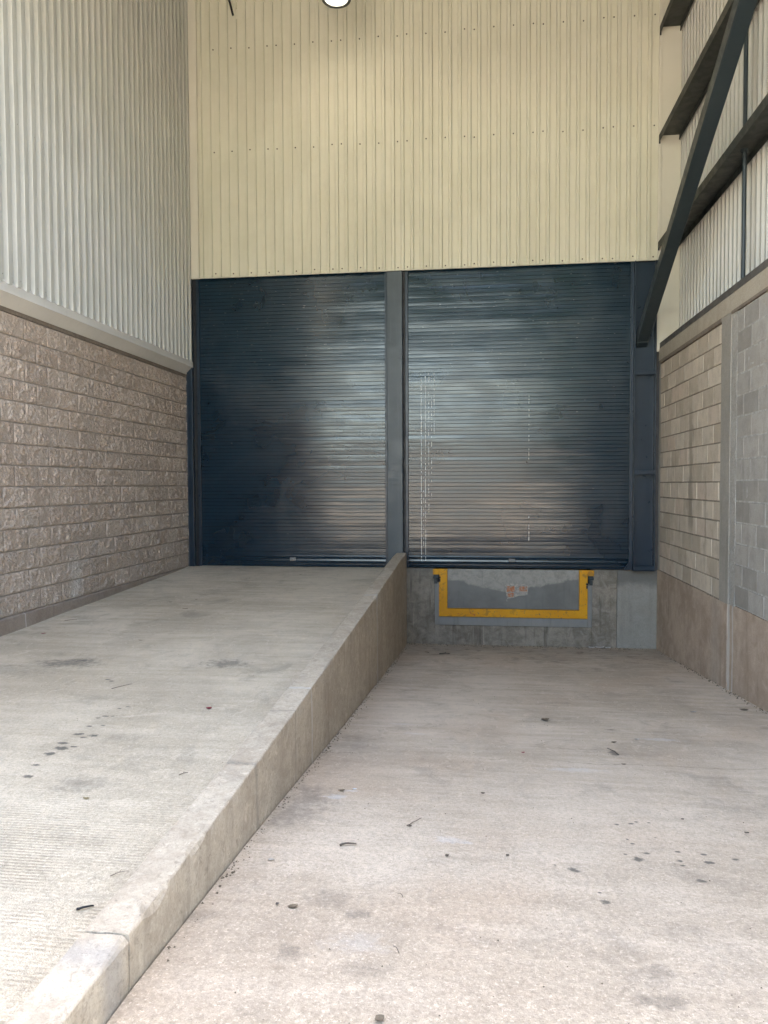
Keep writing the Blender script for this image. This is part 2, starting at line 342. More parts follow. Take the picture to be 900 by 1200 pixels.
class MB:
    """collects vertices in world coordinates, then links ONE mesh object"""
    def __init__(s): s.v = []; s.f = []; s.a = []
    def add(s, vs, fs, a=None):
        k = len(s.v); s.v += [tuple(p) for p in vs]; s.f += [tuple(k+i for i in f) for f in fs]
        s.a += [a if a is not None else 0.]*len(fs)
    def box(s, a, b, at=None):
        (x0, y0, z0), (x1, y1, z1) = a, b
        vs = [(x, y, z) for x in (x0, x1) for y in (y0, y1) for z in (z0, z1)]
        s.add(vs, [(0, 1, 3, 2), (4, 6, 7, 5), (0, 4, 5, 1), (2, 3, 7, 6), (0, 2, 6, 4), (1, 5, 7, 3)], at)
    def prism(s, prof, A, B, u, w):
        """closed profile [(a, b)] in the (u, w) plane swept from A to B"""
        n = len(prof); A, B, u, w = V(A), V(B), V(u), V(w)
        vs = [A+u*a+w*b for a, b in prof]+[B+u*a+w*b for a, b in prof]
        fs = [(i, (i+1) % n, n+(i+1) % n, n+i) for i in range(n)]
        s.add(vs, fs+[tuple(range(n-1, -1, -1)), tuple(range(n, 2*n))])
    def tube(s, pts, r, n=10):
        pts = [V(p) for p in pts]; rs = r if isinstance(r, (list, tuple)) else [r]*len(pts)
        vs = []; fs = []
        for i, p in enumerate(pts):
            d = (pts[min(i+1, len(pts)-1)]-pts[max(i-1, 0)]).normalized()
            q = d.to_track_quat('Z', 'Y')
            for k in range(n):
                t = 2*math.pi*k/n; vs.append(p+q @ V((math.cos(t)*rs[i], math.sin(t)*rs[i], 0)))
        for i in range(len(pts)-1):
            for k in range(n):
                fs.append((i*n+k, i*n+(k+1) % n, (i+1)*n+(k+1) % n, (i+1)*n+k))
        fs += [tuple(range(n-1, -1, -1)), tuple((len(pts)-1)*n+k for k in range(n))]
        s.add(vs, fs)
    def lathe(s, prof, c, n=40):
        vs = []; fs = []; m = len(prof)
        for k in range(n):
            t = 2*math.pi*k/n
            for r, z in prof: vs.append((c[0]+r*math.cos(t), c[1]+r*math.sin(t), c[2]+z))
        for k in range(n):
            for i in range(m-1):
                a = k*m+i; b = ((k+1) % n)*m+i; fs.append((a, b, b+1, a+1))
        s.add(vs, fs)
    def build(s, name, mat, parent=None, bevel=0, smooth=None, attr=False, segs=2):
        o0 = origin(parent)
        me = bpy.data.meshes.new(name); me.from_pydata([V(p)-o0 for p in s.v], [], s.f)
        if attr:
            at = me.attributes.new('rnd', 'FLOAT', 'FACE'); at.data.foreach_set('value', s.a)
        me.materials.append(mat)
        bm = bmesh.new(); bm.from_mesh(me); bmesh.ops.recalc_face_normals(bm, faces=bm.faces) if not attr else None
        bm.to_mesh(me); bm.free()
        if smooth is not None:
            me.polygons.foreach_set('use_smooth', [True]*len(me.polygons)); me.set_sharp_from_angle(angle=math.radians(smooth))
        o = link(bpy.data.objects.new(name, me)); o.parent = parent
        if bevel:
            b = o.modifiers.new('bevel', 'BEVEL'); b.width = bevel; b.segments = segs; b.limit_method = 'ANGLE'; b.angle_limit = math.radians(40); b.harden_normals = False
        return o

def copy_part(o, parent, delta):
    c = o.copy(); link(c); c.parent = parent; c.location = o.location+V(delta); return c

def corrugated(mb, p0, along, out, up0, up1, n, first, pitch=.134, top=.020, base=.044, h=.026, lead=0., trail=0., zstep=None, wob=.0015):
    """trapezoid-ribbed sheet; ribs centred at first + k*pitch along the wall"""
    along, out, p0 = V(along), V(out), V(p0)
    prof = []
    for k in range(n):
        c = first+k*pitch
        prof += [(c-base/2, 0), (c-top/2-.002, h), (c+top/2+.002, h), (c+base/2, 0)]
    prof = [(prof[0][0]-lead, 0)]+prof+[(prof[-1][0]+trail, 0)]
    nz = max(1, int((up1-up0)/(zstep or .6)))
    vs = []; fs = []; m = len(prof)
    for j in range(nz+1):
        z = up0+(up1-up0)*j/nz
        for (a, b) in prof:
            w = wob*noise.noise(V((a*1.7, z*1.1, 3.)))*2
            vs.append(p0+along*a+out*(b+w)+V((0, 0, z)))
    for j in range(nz):
        for i in range(m-1):
            fs.append((j*m+i, j*m+i+1, (j+1)*m+i+1, (j+1)*m+i))
    mb.add(vs, fs)

GZ = -.30                                            # the level yard
def floor_z(y): 
    P = [(0.0, -1.09), (-.4, -1.06), (-1.2, -.995), (-5., -.655), (-7., -.452), (-8.7, -.302), (-9.2, -.290), (-14., GZ)]
    for (a, za), (b, zb) in zip(P, P[1:]):
        if y >= b: return za+(zb-za)*(y-a)/(b-a)
    return GZ
def ramp_z(y): return max(-.0338*-y, GZ+.002) if y < 0 else 0.

# ------------------------------------------------------------------ setting: ground, floor, ramp
def sheet(name, x0, x1, ys, zf, mat, nx=30, amp=.003):
    mb = MB(); vs = []; fs = []
    for y in ys:
        for i in range(nx+1):
            x = x0+(x1-x0)*i/nx
            vs.append((x, y, zf(y)+amp*noise.noise(V((x*1.3, y*1.3, 0)))*1.6+amp*.4*noise.noise(V((x*6, y*6, 4)))))
    m = nx+1
    for j in range(len(ys)-1):
        for i in range(nx): fs.append((j*m+i, j*m+i+1, (j+1)*m+i+1, (j+1)*m+i))
    mb.add(vs, fs)
    return mb.build(name, mat, smooth=180)
ys = [-.012-i*.12 for i in range(117)]+[-14.]
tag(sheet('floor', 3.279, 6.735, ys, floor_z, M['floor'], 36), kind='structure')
tag(sheet('ramp', .006, 3.17, ys, ramp_z, M['ramp'], 34), kind='structure')
mb = MB()
R = 1800
for (x0, x1, y0, y1) in ((-R, R, -R, -14.0), (-R, -.3, -14.0, R), (7.4, R, -14.0, R), (-.3, 7.4, .5, R)):
    mb.add([(x0, y0, GZ-.004), (x1, y0, GZ-.004), (x1, y1, GZ-.004), (x0, y1, GZ-.004)], [(0, 1, 2, 3)])
tag(mb.build('ground', M['yard']), kind='structure')

# ------------------------------------------------------------------ kerb wall along the ramp
kw = thing('kerb_wall', (3.2, -5, -.7), 'low rough concrete kerb wall sloping along the edge of the ramp', 'kerb wall')
TOP = [(0, .225), (-.5, .215), (-3.14, .072), (-6.6, -.082), (-7.7, -.118), (-9.0, -.150), (-10., -.165)]
def top_z(y):
    for (a, za), (b, zb) in zip(TOP, TOP[1:]):
        if y >= b: return za+(zb-za)*(y-a)/(b-a)
    return TOP[-1][1]
def kerb_segment(y0, y1, edge_mark):
    mb = MB(); n = int((y0-y1)/.025)+1; vs = []; fs = []
    XO, XI = 3.272, 3.118
    for j in range(n+1):
        y = y0+(y1-y0)*j/n; zt = top_z(y); zb = floor_z(y)-.08
        e = abs(noise.noise(V((0, y*2.3, 1.))))*.5+abs(noise.noise(V((0, y*9, 2.))))*.5
        ch = .005+.016*e*e+edge_mark*.030*max(0, noise.noise(V((3, y*1.7, 0)))+.1)+.09*max(0, abs(noise.noise(V((7, y*2.9, 0))))-.36)
        rnd = .05*max(0, 1-(-y)/.06) if y > -.06 else 0
        ring = [(XO, zb)]
        for k in range(1, 7): ring.append((XO, zb+(zt-ch-zb)*k/6))
        ring += [(XO-ch*.35, zt-ch*.35), (XO-ch*.95, zt), ]
        for k in range(1, 6): ring.append((XO-ch*.95+(XI+.012-XO+ch*.95)*k/6, zt))
        ring += [(XI+.012, zt), (XI, zt-.014), (XI, ramp_z(y)-.10)]
        for i, (x, z) in enumerate(ring):
            q = V((x*7, y*7, z*7)); d = .0035*noise.noise(q)+.003*noise.noise(q*3.1)+.002*noise.noise(q*7.7)
            if 0 < i < len(ring)-1:
                x2 = x+(d if i < 8 else 0); z2 = z+(d*1.1 if i >= 7 else 0)-rnd*(1 if i > 6 else 0)
            else: x2, z2 = x, z
            vs.append((x2, y, z2))
    m = len(ring)
    for j in range(n):
        for i in range(m-1): fs.append((j*m+i, j*m+i+1, (j+1)*m+i+1, (j+1)*m+i))
    fs += [tuple(range(m)), tuple(n*m+i for i in range(m-1, -1, -1))]
    mb.add(vs, fs)
    return mb.build('kerb_segment', M['kerb'], kw, smooth=24)
kerb_segment(-.062, -8.648, .35)
kerb_segment(-8.656, -9.95, 1.3)

# ------------------------------------------------------------------ left wall: split-face blocks below, sheet above
lw = thing('block_wall', (0, -6, -.4), 'brown split-face block wall with rough stone-like faces at the left of the ramp', 'block wall')
def splitface(y_from, y_to, gy, gz, seedless=False):
    mb = MB(); L, H, J = .38, .2, .0095
    for c in range(14):
        off = .019 if c % 2 == 0 else .209
        k0 = int((-y_from)/L)-2; k1 = int((-y_to)/L)+2
        for k in range(k0, k1):
            ya = -off-k*L; yb = ya-L                       # ya > yb
            ya2, yb2 = min(ya, y_from), max(yb, y_to)
            if ya2-yb2 < .04: continue
            z0, z1 = c*H, (c+1)*H
            r = random.random(); sd = random.random()*50
            ny = max(2, int(gy*(ya2-yb2)/L)); score = (c % 2 == 0) or random.random() < .7
            vs = []; fs = []
            tilt = random.uniform(-.5, .5); tz = random.uniform(-.4, .4)
            for j in range(gz+1):
                for i in range(ny+1):
                    u, w = i/ny, j/gz
                    y = ya2-J/2-(ya2-yb2-J)*u; z = z0+J/2+(H-J)*w
                    if i in (0, ny) or j in (0, gz): x = -.0025
                    else:
                        ed = min(u*(ya2-yb2), (1-u)*(ya2-yb2), w*H, (1-w)*H)/.028
                        ed = min(1, ed/.45)**.5
                        us = min(u, 1-u)
                        if score: ed *= .55+.45*min(1, abs(u-.5)*(ya2-yb2)/.016)
                        q = V((sd, y*1., z*1.))
                        b = .004+.006*(tilt*(u-.5)*2+tz*(w-.5)*2)
                        b += .013*noise.noise(V((sd, y*11, z*9)))
                        b += .010*noise.noise(V((sd+9, y*26, z*20)))
                        b += .012*noise.noise(V((sd+5, y*60, z*52)))
                        b += .014*(abs(noise.noise(V((sd+2, y*17, z*9))))-.3)
                        x = max(.0005, b*ed+.0015)
                    vs.append((x, y, z))
            m = ny+1
            for j in range(gz):
                for i in range(ny): fs.append((j*m+i, (j+1)*m+i, (j+1)*m+i+1, j*m+i+1))
            mb.add(vs, fs, r)
    mb.add([(-.004, y_from, 0), (-.004, y_from, 2.8), (-.004, y_to, 2.8), (-.004, y_to, 0)], [(0, 1, 2, 3)], -1.)
    return mb
mbA = splitface(-.02, -6.0, 34, 18)
mbB = splitface(-6.0, -9.9, 10, 5)
mbA.add(mbB.v, mbB.f); mbA.a[-len(mbB.f):] = mbB.a
mbA.build('block_face', M['split'], lw, attr=True)
mb = MB(); mb.box((-.30, -9.9, -.6), (-.0065, -.02, 2.80)); mb.build('wall_core', M['brownmortar'], lw)
mb = MB()
yc = [-.02-i*.1 for i in range(131)]
vs = []; 
for y in yc: vs += [(.0, y, -.62), (.024+.003*noise.noise(V((1, y*5, 0))), y, -.6), (.024+.004*noise.noise(V((1, y*5, 0))), y, -.012+.006*noise.noise(V((2, y*4, 0)))), (.0, y, .0)]
mb.add(vs, [(j*4+i, j*4+i+1, j*4+i+5, j*4+i+4) for j in range(len(yc)-1) for i in range(3)])
mb.build('base_course', M['base'], lw, smooth=30)
mb = MB(); mb.box((-.30, -9.9, 2.806), (-.001, -.02, 2.90)); mb.build('bond_beam', M['brownmortar'], lw)

SEQ = []                                              # which pans carry a screw: 2, 2, 2, 1 repeated
k = 0
while k < 110:
    for st in (2, 2, 2, 1): SEQ.append(k); k += st
def screws(parent, pts, out, limit=100):
    first = None; n = 0
    out = V(out)
    for p in pts:
        if n >= limit: break
        if first is None:
            mb = MB(); p0 = V(p); mb.tube([p0-out*.002, p0+out*.0022], .0105, 10); mb.tube([p0+out*.0023, p0+out*.008], .0062, 6)
            first = mb.build('screw', M['screw'], parent); base = p0
        else: copy_part(first, parent, V(p)-base)
        n += 1

cl = thing('ribbed_wall', (.05, -6, 3.02), 'ivory ribbed metal wall above the brown split-face blocks', 'metal wall')
mb = MB(); corrugated(mb, (.085, 0, 0), (0, -1, 0), (1, 0, 0), 3.02, 8.80, 72, .10, lead=.055, trail=.04, h=.040, top=.036, base=.060)
mb.build('ribbed_sheet', M['ivory'], cl, smooth=20)
mb = MB()
prof = [(.081, 3.06), (.112, 3.022), (.116, 2.940), (.108, 2.936), (.006, 2.842), (.001, 2.846), (.001, 3.06)]
mb.prism(prof, (0, -.022, 0), (0, -9.9, 0), (1, 0, 0), (0, 0, 1)); mb.build('flashing', M['flash'], cl, bevel=.002)
mb = MB(); mb.box((-.28, -9.9, 2.91), (-.002, .6, 8.80)); mb.build('backing', M['flash'], cl)
pts = [(.087, -(.10+.067+k*.134), z) for z in (3.10, 4.53, 5.93, 7.35) for k in SEQ if .10+.067+k*.134 < (5.0 if z < 5 else 4.6 if z < 6.5 else 3)]
screws(cl, pts, (1, 0, 0))

# ------------------------------------------------------------------ back wall sheet over the doors
bw = thing('ribbed_wall', (3.4, .0, 4.23), 'cream ribbed metal wall hanging above both dark roller doors', 'metal wall')
mb = MB(); corrugated(mb, (0, -.03, 0), (1, 0, 0), (0, -1, 0), 4.235, 8.80, 48, .279+.003, lead=.04, trail=.10, h=.030, top=.034, base=.058)
mb.build('ribbed_sheet', M['cream'], bw, smooth=20)
mb = MB(); mb.box((.236, -.056, 4.227), (6.705, -.026, 4.236)); mb.build('drip_edge', M['trim'], bw, bevel=.002)
mb = MB(); mb.box((.118, -.064, 4.225), (.238, -.024, 6.853)); mb.box((.116, -.068, 6.845), (.241, -.022, 8.80)); mb.build('corner_trim', M['trim'], bw, bevel=.004)
mb = MB(); mb.box((6.700, -.058, 4.226), (6.742, -.022, 8.80)); mb.build('edge_trim', M['trim'], bw, bevel=.003)
mb = MB(); mb.box((6.7, -.040, 3.0), (7.02, -.010, 4.2)); mb.box((6.744, -.0405, 4.2), (7.02, -.0105, 8.80)); mb.build('side_panel', M['trim'], bw)
mb = MB(); mb.box((-.05, .0, 4.305), (7.3, .199, 8.8)); mb.box((-.3, .2, -1.3), (7.3, .45, 8.81)); mb.build('backing', M['dark'], bw)  # unseen dark plate behind the doors, added to stop light leaks
x0 = .282+.067
pts = [(x0+k*.134, -.033, z+.012*random.uniform(-1, 1)) for z in (4.285, 6.035, 7.495) for k in [q+1 for q in SEQ] if x0+k*.134 < 6.68]
screws(bw, pts, (0, -1, 0))
# torn strip of tape and the patch where the cable enters
mb = MB(); mb.box((.76, -.0545, 7.89), (.86, -.0515, 8.03)); mb.box((.985, -.0545, 7.885), (1.05, -.0515, 8.06)); mb.build('patch_plate', M['cream'], bw)

# ------------------------------------------------------------------ roller doors
PITCH = .0525
def curtain(mb, x0, x1, z0, z1, seed):
    nx = 46; ns = int((z1-z0)/PITCH)
    prof = [(.00, .0062), (.028, .0055), (.042, .0010), (.060, .0), (.30, -.00015), (.5, -.0002), (.70, -.00015), (.94, .0), (.958, .0010), (.972, .0055), (1., .0062)]
    vs = []; fs = []; m = nx+1; row = 0
    for s_ in range(ns):
        t0 = random.gauss(0, .012)
        for (a, d) in prof:
            for i in range(nx+1):
                x = x0+(x1-x0)*i/nx
                tl = t0+.024*noise.noise(V((x*.9+seed, s_*.61, 1)))+.014*noise.noise(V((x*3.5+seed, s_*1.7, 5)))
                y = .045+d+(a-.5)*PITCH*tl*1.0+.010*noise.noise(V((x*.5, z0+s_*.02, seed)))
                vs.append((x, y, z0+(s_+a)*PITCH))
    rows = ns*len(prof)
    for j in range(rows-1):
        for i in range(nx): fs.append((j*m+i, j*m+i+1, (j+1)*m+i+1, (j+1)*m+i))
    mb.add(vs, fs)
def roller_door(xl, xr, zb, label, seed, lockx):
    d = thing('roller_door', ((xl+xr)/2, .04, zb), label, 'roller door')
    mb = MB(); curtain(mb, xl+.022, xr-.022, zb+.165, 4.30, seed); mb.build('slat_curtain', M['curtain'], d, smooth=35)
    mb = MB()
    mb.prism([(.052, .0), (.020, .004), (.018, .022), (.034, .030), (.034, .052), (.026, .056), (.020, .082), (.034, .088), (.037, .112), (.028, .118), (.024, .140), (.036, .150), (.040, .17), (.056, .17)], (xl+.022, 0, zb), (xr-.022, 0, zb), (0, 1, 0), (0, 0, 1))
    mb.build('bottom_rail', M['curtain'], d, smooth=25)
    for (a, b) in ((xl-.004, xl+.034), (xr-.034, xr+.004)):
        mb = MB(); mb.box((a, .004, zb), (b, .030, 4.28)); mb.box((a, .031, zb), (a+.010 if a < (xl+xr)/2-.2 else b, .10, 4.28)) if False else None
        mb.build('guide_rail', M['navy'], d, bevel=.003)
    mb = MB(); mb.box((lockx-.045, .008, zb+.088), (lockx+.045, .026, zb+.135)); mb.tube([(lockx, .008, zb+.112), (lockx, -.004, zb+.112)], .013, 12)
    mb.build('lock', M['angle'], d, bevel=.003)
    return d
roller_door(.165, 2.998, .004, 'dark navy roller door at the top of the ramp between the brown wall and the centre post', 3.1, 1.588)
roller_door(3.262, 6.402, .010, 'scratched navy roller door above the yellow framed dock leveler', 17.7, 4.765)

# steel columns ---------------------------------------------------------------
c = thing('steel_post', (.07, .0, 0), 'narrow navy steel post in the corner beside the brown block wall', 'post')
mb = MB(); mb.box((.026, -.060, .0), (.112, .08, 4.2235)); mb.build('post_body', M['navy'], c, bevel=.006)
mb = MB(); mb.box((.1125, .004, .0), (.160, .06, 4.2235)); mb.build('guide_gap_strip', M['dark'], c)  # near-black strip stands in for the dark gap at the guide
c = tag(MB().build('x', M['post']), None) if False else None
c = thing('steel_post', (3.11, 0, 0), 'wide grey blue steel post standing between the two roller doors', 'post')
mb = MB(); mb.box((2.998, -.058, .0), (3.224, .16, 4.2235)); mb.build('post_body', M['post'], c, bevel=.010)
mb = MB(); mb.box((3.2245, .004, .01), (3.258, .08, 4.2235)); mb.build('guide_gap_strip', M['dark'], c)  # dark gap right of the post, filled in as a near-black strip
c = thing('steel_column', (6.53, 0, 0), 'navy H-shaped steel column with stiffener plates right of the doors', 'column')
mb = MB(); mb.box((6.418, .020, .012), (6.680, .034, 4.2235)); mb.build('web', M['navy'], c)
mb = MB(); mb.box((6.404, -.085, .010), (6.418, .12, 4.2235)); mb.build('flange', M['navy'], c, bevel=.003)
mb = MB(); mb.box((6.680, -.085, .010), (6.694, .12, 4.2235)); mb.build('flange', M['navy'], c, bevel=.003)
for z in (2.735, 1.375):
    mb = MB(); mb.box((6.4185, -.080, z), (6.6795, .019, z+.014)); mb.box((6.4185, -.082, z-.05), (6.6795, -.070, z-.0005)); mb.build('stiffener_plate', M['navy'], c, bevel=.002)
mb = MB(); mb.box((6.396, -.100, .0), (6.70, .13, .0095)); mb.box((6.4185, -.088, .0100), (6.6795, -.074, .07)); mb.build('base_plate', M['navy'], c, bevel=.003)
mb = MB(); mb.prism([(0, 0), (.10, 0), (.10, .02), (.03, .12), (0, .12)], (6.395, -.058, .012), (6.395, -.048, .012), (-1, 0, 0), (0, 0, 1)); mb.build('gusset', M['navy'], c)

# diagonal brace ---------------------------------------------------------------
a = math.atan2(5.17-3.06, 4.104)
dv = V((0, -math.cos(a), math.sin(a))); nv = V((0, math.sin(a), math.cos(a)))
P0 = V((6.505, -.062, 3.092)); P1 = P0+dv*8.3
b = thing('diagonal_brace', P0, 'dark square steel brace rising diagonally from the right column towards the roof', 'brace')
mb = MB(); mb.prism([(-.075, 0), (.075, 0), (.075, .15), (-.075, .15)], P0+dv*.06, P1, (1, 0, 0), nv); mb.build('square_tube', M['steel'], b, bevel=.012, segs=3)
mb = MB(); mb.prism([(-.075, -.004), (.075, -.004), (.075, .154), (-.075, .154)], P0-dv*.055, P0+dv*.0595, (1, 0, 0), nv); mb.build('end_cap', M['steel'], b, bevel=.008)

# ------------------------------------------------------------------ dock face
dk = thing('dock_wall', (5, .0, -1.1), 'stained grey concrete dock face under the right roller door', 'dock wall')
mb = MB()
def dockbox(x0, x1, z0, z1): mb.box((x0, .0, z0), (x1, .19, z1))
dockbox(3.16, 3.672, -1.3, .0); dockbox(5.868, 6.205, -1.3, 0.); dockbox(3.672, 5.868, -1.3, -.812)
mb.build('concrete_face', M['dock'], dk, bevel=.006)
mb = MB(); mb.box((6.208, -.006, -1.3), (6.744, .19, -.001)); mb.build('render_patch', M['dockpatch'], dk, bevel=.008)
mb = MB(); mb.box((.0, -.011, -.4), (3.16, .19, -.001)); mb.build('threshold', M['ramp'], dk)
mb = MB(); mb.box((3.6725, .041, -.8115), (5.8675, .19, -.012)); mb.build('pit_back', M['dark'], dk)

lv = thing('dock_leveler', (4.77, .0, -.8), 'grey steel dock leveler edged with a worn yellow U-shaped frame', 'dock leveler')
mb = MB()
mb.box((3.6735, -.012, -.810), (3.735, .038, -.20)); mb.box((5.806, -.012, -.810), (5.8665, .038, -.20)); mb.box((3.7355, -.0115, -.810), (5.8055, .038, -.69))
mb.build('pit_frame', M['angle'], lv, bevel=.003)
mb = MB(); mb.box((3.855, -.010, -.565), (5.690, .0385, -.006)); mb.build('lip_plate', M['plate'], lv, bevel=.003)
mb = MB()
U = [(3.735, -.685), (5.805, -.685), (5.805, -.005), (5.692, -.005), (5.692, -.570), (3.853, -.570), (3.853, -.005), (3.735, -.005)]
mb.prism(U, (0, -.035, 0), (0, .036, 0), (1, 0, 0), (0, 0, 1))
mb.build('yellow_frame', M['yellow'], lv, bevel=.004)
for sx, xo in ((-1, 3.733), (1, 5.807)):
    mb = MB(); mb.box((min(xo, xo+sx*.085), -.030, -.085), (max(xo, xo+sx*.085), .030, -.006))
    mb.build('hook_plate', M['yellow'], lv, bevel=.004)
    mb = MB(); xa = xo+sx*.045
    mb.tube([(xa-.035, -.022, -.125), (xa+.035, -.022, -.125)], .020, 12); mb.box((xa-.022, -.028, -.215), (xa+.022, .0, -.145)); mb.box((xa-.032, -.014, -.135), (xa+.032, .03, -.0865))
    mb.build('hinge', M['steel'], lv, bevel=.002)
for (x, z) in ((3.745, -.125), (5.795, -.20)):
    mb = MB(); mb.tube([(x, -.0362, z), (x, -.041, z)], .016, 12); mb.box((x-.010, -.040, z-.06), (x+.010, -.0355, z-.018)); mb.build('bolt', M['black'], lv)
# torn warning sticker, too worn to read: orange header bars, pale body, grey marks
mb = MB()
poly = [(4.665, -.235), (4.70, -.205), (4.79, -.20), (4.86, -.215), (4.93, -.205), (4.99, -.235), (4.985, -.365), (4.86, -.375), (4.80, -.40), (4.70, -.425), (4.685, -.36)]
mb.prism(poly, (0, -.0118, 0), (0, -.0102, 0), (1, 0, 0), (0, 0, 1)); st = mb.build('sticker', M['paper'], lv)
for (x0_, x1_, z0_, z1_) in ((4.69, 4.80, -.322, -.242), (4.865, 4.975, -.312, -.242), (4.70, 4.79, -.395, -.335)):
    mb = MB(); mb.box((x0_, -.0128, z0_), (x1_, -.0119, z1_)); mb.build('orange_print', M['orange'], st)
mb = MB()
for q in range(8):
    x = 4.865+(q % 4)*.028; z = -.330-(q//4)*.018
    mb.box((x, -.0127, z-.007), (x+.018, -.0119, z))
mb.build('grey_print', M['angle'], st)

# ------------------------------------------------------------------ right wall
rw = thing('block_wall', (6.9, -6, -1.1), 'painted concrete block wall with tan and bare grey panels at the right of the dock', 'block wall')
XR = 6.744
def flatblocks(y_from, y_to, L, z0, nc, joint, depth, proud, seed, jag=.0):
    """blocks whose faces look towards -X; joints recessed (depth > 0)"""
    rnd = random.Random(seed); mb = MB(); H = .2
    for c_ in range(nc):
        off = rnd.uniform(-.02, .02)+(L/2 if c_ % 2 else .0)
        k = -1
        while True:
            ya = y_from-off-k*L; yb = ya-L; k += 1
            if ya < y_to+.02: break
            a_, b_ = min(ya, y_from), max(yb, y_to)
            if a_-b_ < .03: continue
            jz = joint*(.8+.4*rnd.random()); jy = joint*.75
            za, zb_ = z0+c_*H+jz/2+rnd.uniform(-.001, .001), z0+(c_+1)*H-jz/2
            a_ -= jy/2; b_ += jy/2; x = XR-proud+rnd.uniform(-.0015, .0015); r = rnd.random(); t = .003
            vs = [(x, a_-t, za+t), (x, b_+t, za+t), (x, b_+t, zb_-t), (x, a_-t, zb_-t), (x+depth+.003, a_, za), (x+depth+.003, b_, za), (x+depth+.003, b_, zb_), (x+depth+.003, a_, zb_)]
            mb.add(vs, [(0, 1, 2, 3), (0, 4, 5, 1), (1, 5, 6, 2), (2, 6, 7, 3), (3, 7, 4, 0)], r)
    n = int((y_from-y_to)/.06)+1; vs = []; fs = []; nzz = int(nc*H/.05)
    for j in range(nzz+1):
        for i in range(n+1):
            y = y_from+(y_to-y_from)*i/n; z = z0+nc*H*j/nzz
            vs.append((XR-proud+depth+jag*noise.noise(V((y*9, z*9, seed))), y, z))
    for j in range(nzz):
        for i in range(n): fs.append((j*(n+1)+i, j*(n+1)+i+1, (j+1)*(n+1)+i+1, (j+1)*(n+1)+i))
    mb.add(vs, fs, -1.)
    return mb
flatblocks(-.115, -2.735, .39, .017, 14, .011, .006, 0.0, 5).build('tan_block_panel', M['tan'], rw, attr=True)
flatblocks(-3.19, -9.9, .38, .030, 14, .014, .0022, .004, 9, jag=.0022).build('grey_block_panel', M['grey'], rw, attr=True)
def rough_box(name, a, b, mat, amp=.003, st=.07, bevel=.012):
    mb = MB(); bm = bmesh.new()
    mb.box(a, b); o = mb.build(name, mat, rw)
    me = o.data; bm.from_mesh(me)
    for ax in range(3):
        n = max(1, min(90, int((b[ax]-a[ax])/st)))
        es = [e for e in bm.edges if abs((e.verts[0].co-e.verts[1].co)[ax]) > 1e-6 and abs((e.verts[0].co-e.verts[1].co)[ax]) > st*1.01]
        if n > 1: bmesh.ops.subdivide_edges(bm, edges=es, cuts=n-1, use_grid_fill=True)
    o0 = origin(rw)
    for v in bm.verts:
        w = v.co+o0
        d = amp*(noise.noise(w*6)+.6*noise.noise(w*17))
        if abs(w.x-a[0]) < 1e-4: v.co.x += d
        if abs(w.z-a[2]) < 1e-4 or abs(w.z-b[2]) < 1e-4: v.co.z += d
        if abs(w.y-a[1]) < 1e-4 or abs(w.y-b[1]) < 1e-4: v.co.y += d
    bm.to_mesh(me); bm.free()
    me.polygons.foreach_set('use_smooth', [True]*len(me.polygons)); me.set_sharp_from_angle(angle=math.radians(40))
    return o
rough_box('plinth', (XR-.004, -2.262, -1.5), (7.05, -.01, .014), M['plinth'], .0025)
rough_box('plinth', (XR-.006, -2.985, -1.5), (7.05, -2.268, .010), M['plinth'], .0025)
rough_box('plinth', (XR-.002, -9.9, -1.5), (7.05, -2.991, .024), M['plinth'], .003)
rough_box('pilaster', (XR-.012, -3.02, .012), (7.05, -2.740, 2.86), M['pilaster'], .002)
rough_box('pilaster', (XR+.004, -.112, .016), (7.05, -.01, 2.86), M['pilaster'], .002)
rough_box('mortar_strip', (XR-.006, -3.188, .016), (7.05, -3.026, 2.86), M['roughmortar'], .008, .035)
rough_box('beam_lip', (XR-.014, -2.735, 2.822), (7.04, -.115, 2.866), M['brownmortar'], .005, .05)
rough_box('beam_lip', (XR-.014, -9.9, 2.836), (7.04, -3.03, 2.866), M['brownmortar'], .005, .08)
rough_box('ring_beam', (XR-.006, -9.9, 2.868), (7.05, -.01, 3.036), M['beam'], .002, .1)
mb = MB(); mb.box((6.753, -9.9, -1.3), (7.04, -.012, 2.83)); mb.build('wall_core', M['pilaster'], rw)

rs = thing('ribbed_wall', (7.0, -6, 3.05), 'ivory ribbed metal wall behind the dark girts above the right block wall', 'metal wall')
mb = MB(); corrugated(mb, (7.03, 0, 0), (0, -1, 0), (-1, 0, 0), 3.05, 8.80, 72, .075, lead=.03, trail=.04, h=.040, top=.036, base=.060)
mb.build('ribbed_sheet', M['ivory'], rs, smooth=20)
mb = MB(); mb.box((7.07, -9.9, 3.04), (7.30, .6, 8.80)); mb.build('backing', M['flash'], rs)
mb = MB(); mb.prism([(6.742, 3.042), (6.742, 3.112), (6.752, 3.116), (6.99, 3.116), (6.99, 3.104), (6.756, 3.104), (6.756, 3.05), (6.99, 3.05), (6.99, 3.042)], (0, -.012, 0), (0, -9.9, 0), (1, 0, 0), (0, 0, 1)); mb.build('sill_channel', M['sill'], rs, bevel=.002)
pts = [(7.027, -(.075+.067+k*.134), z) for z in (4.40, 5.83) for k in SEQ if .142+k*.134 < 4.2]

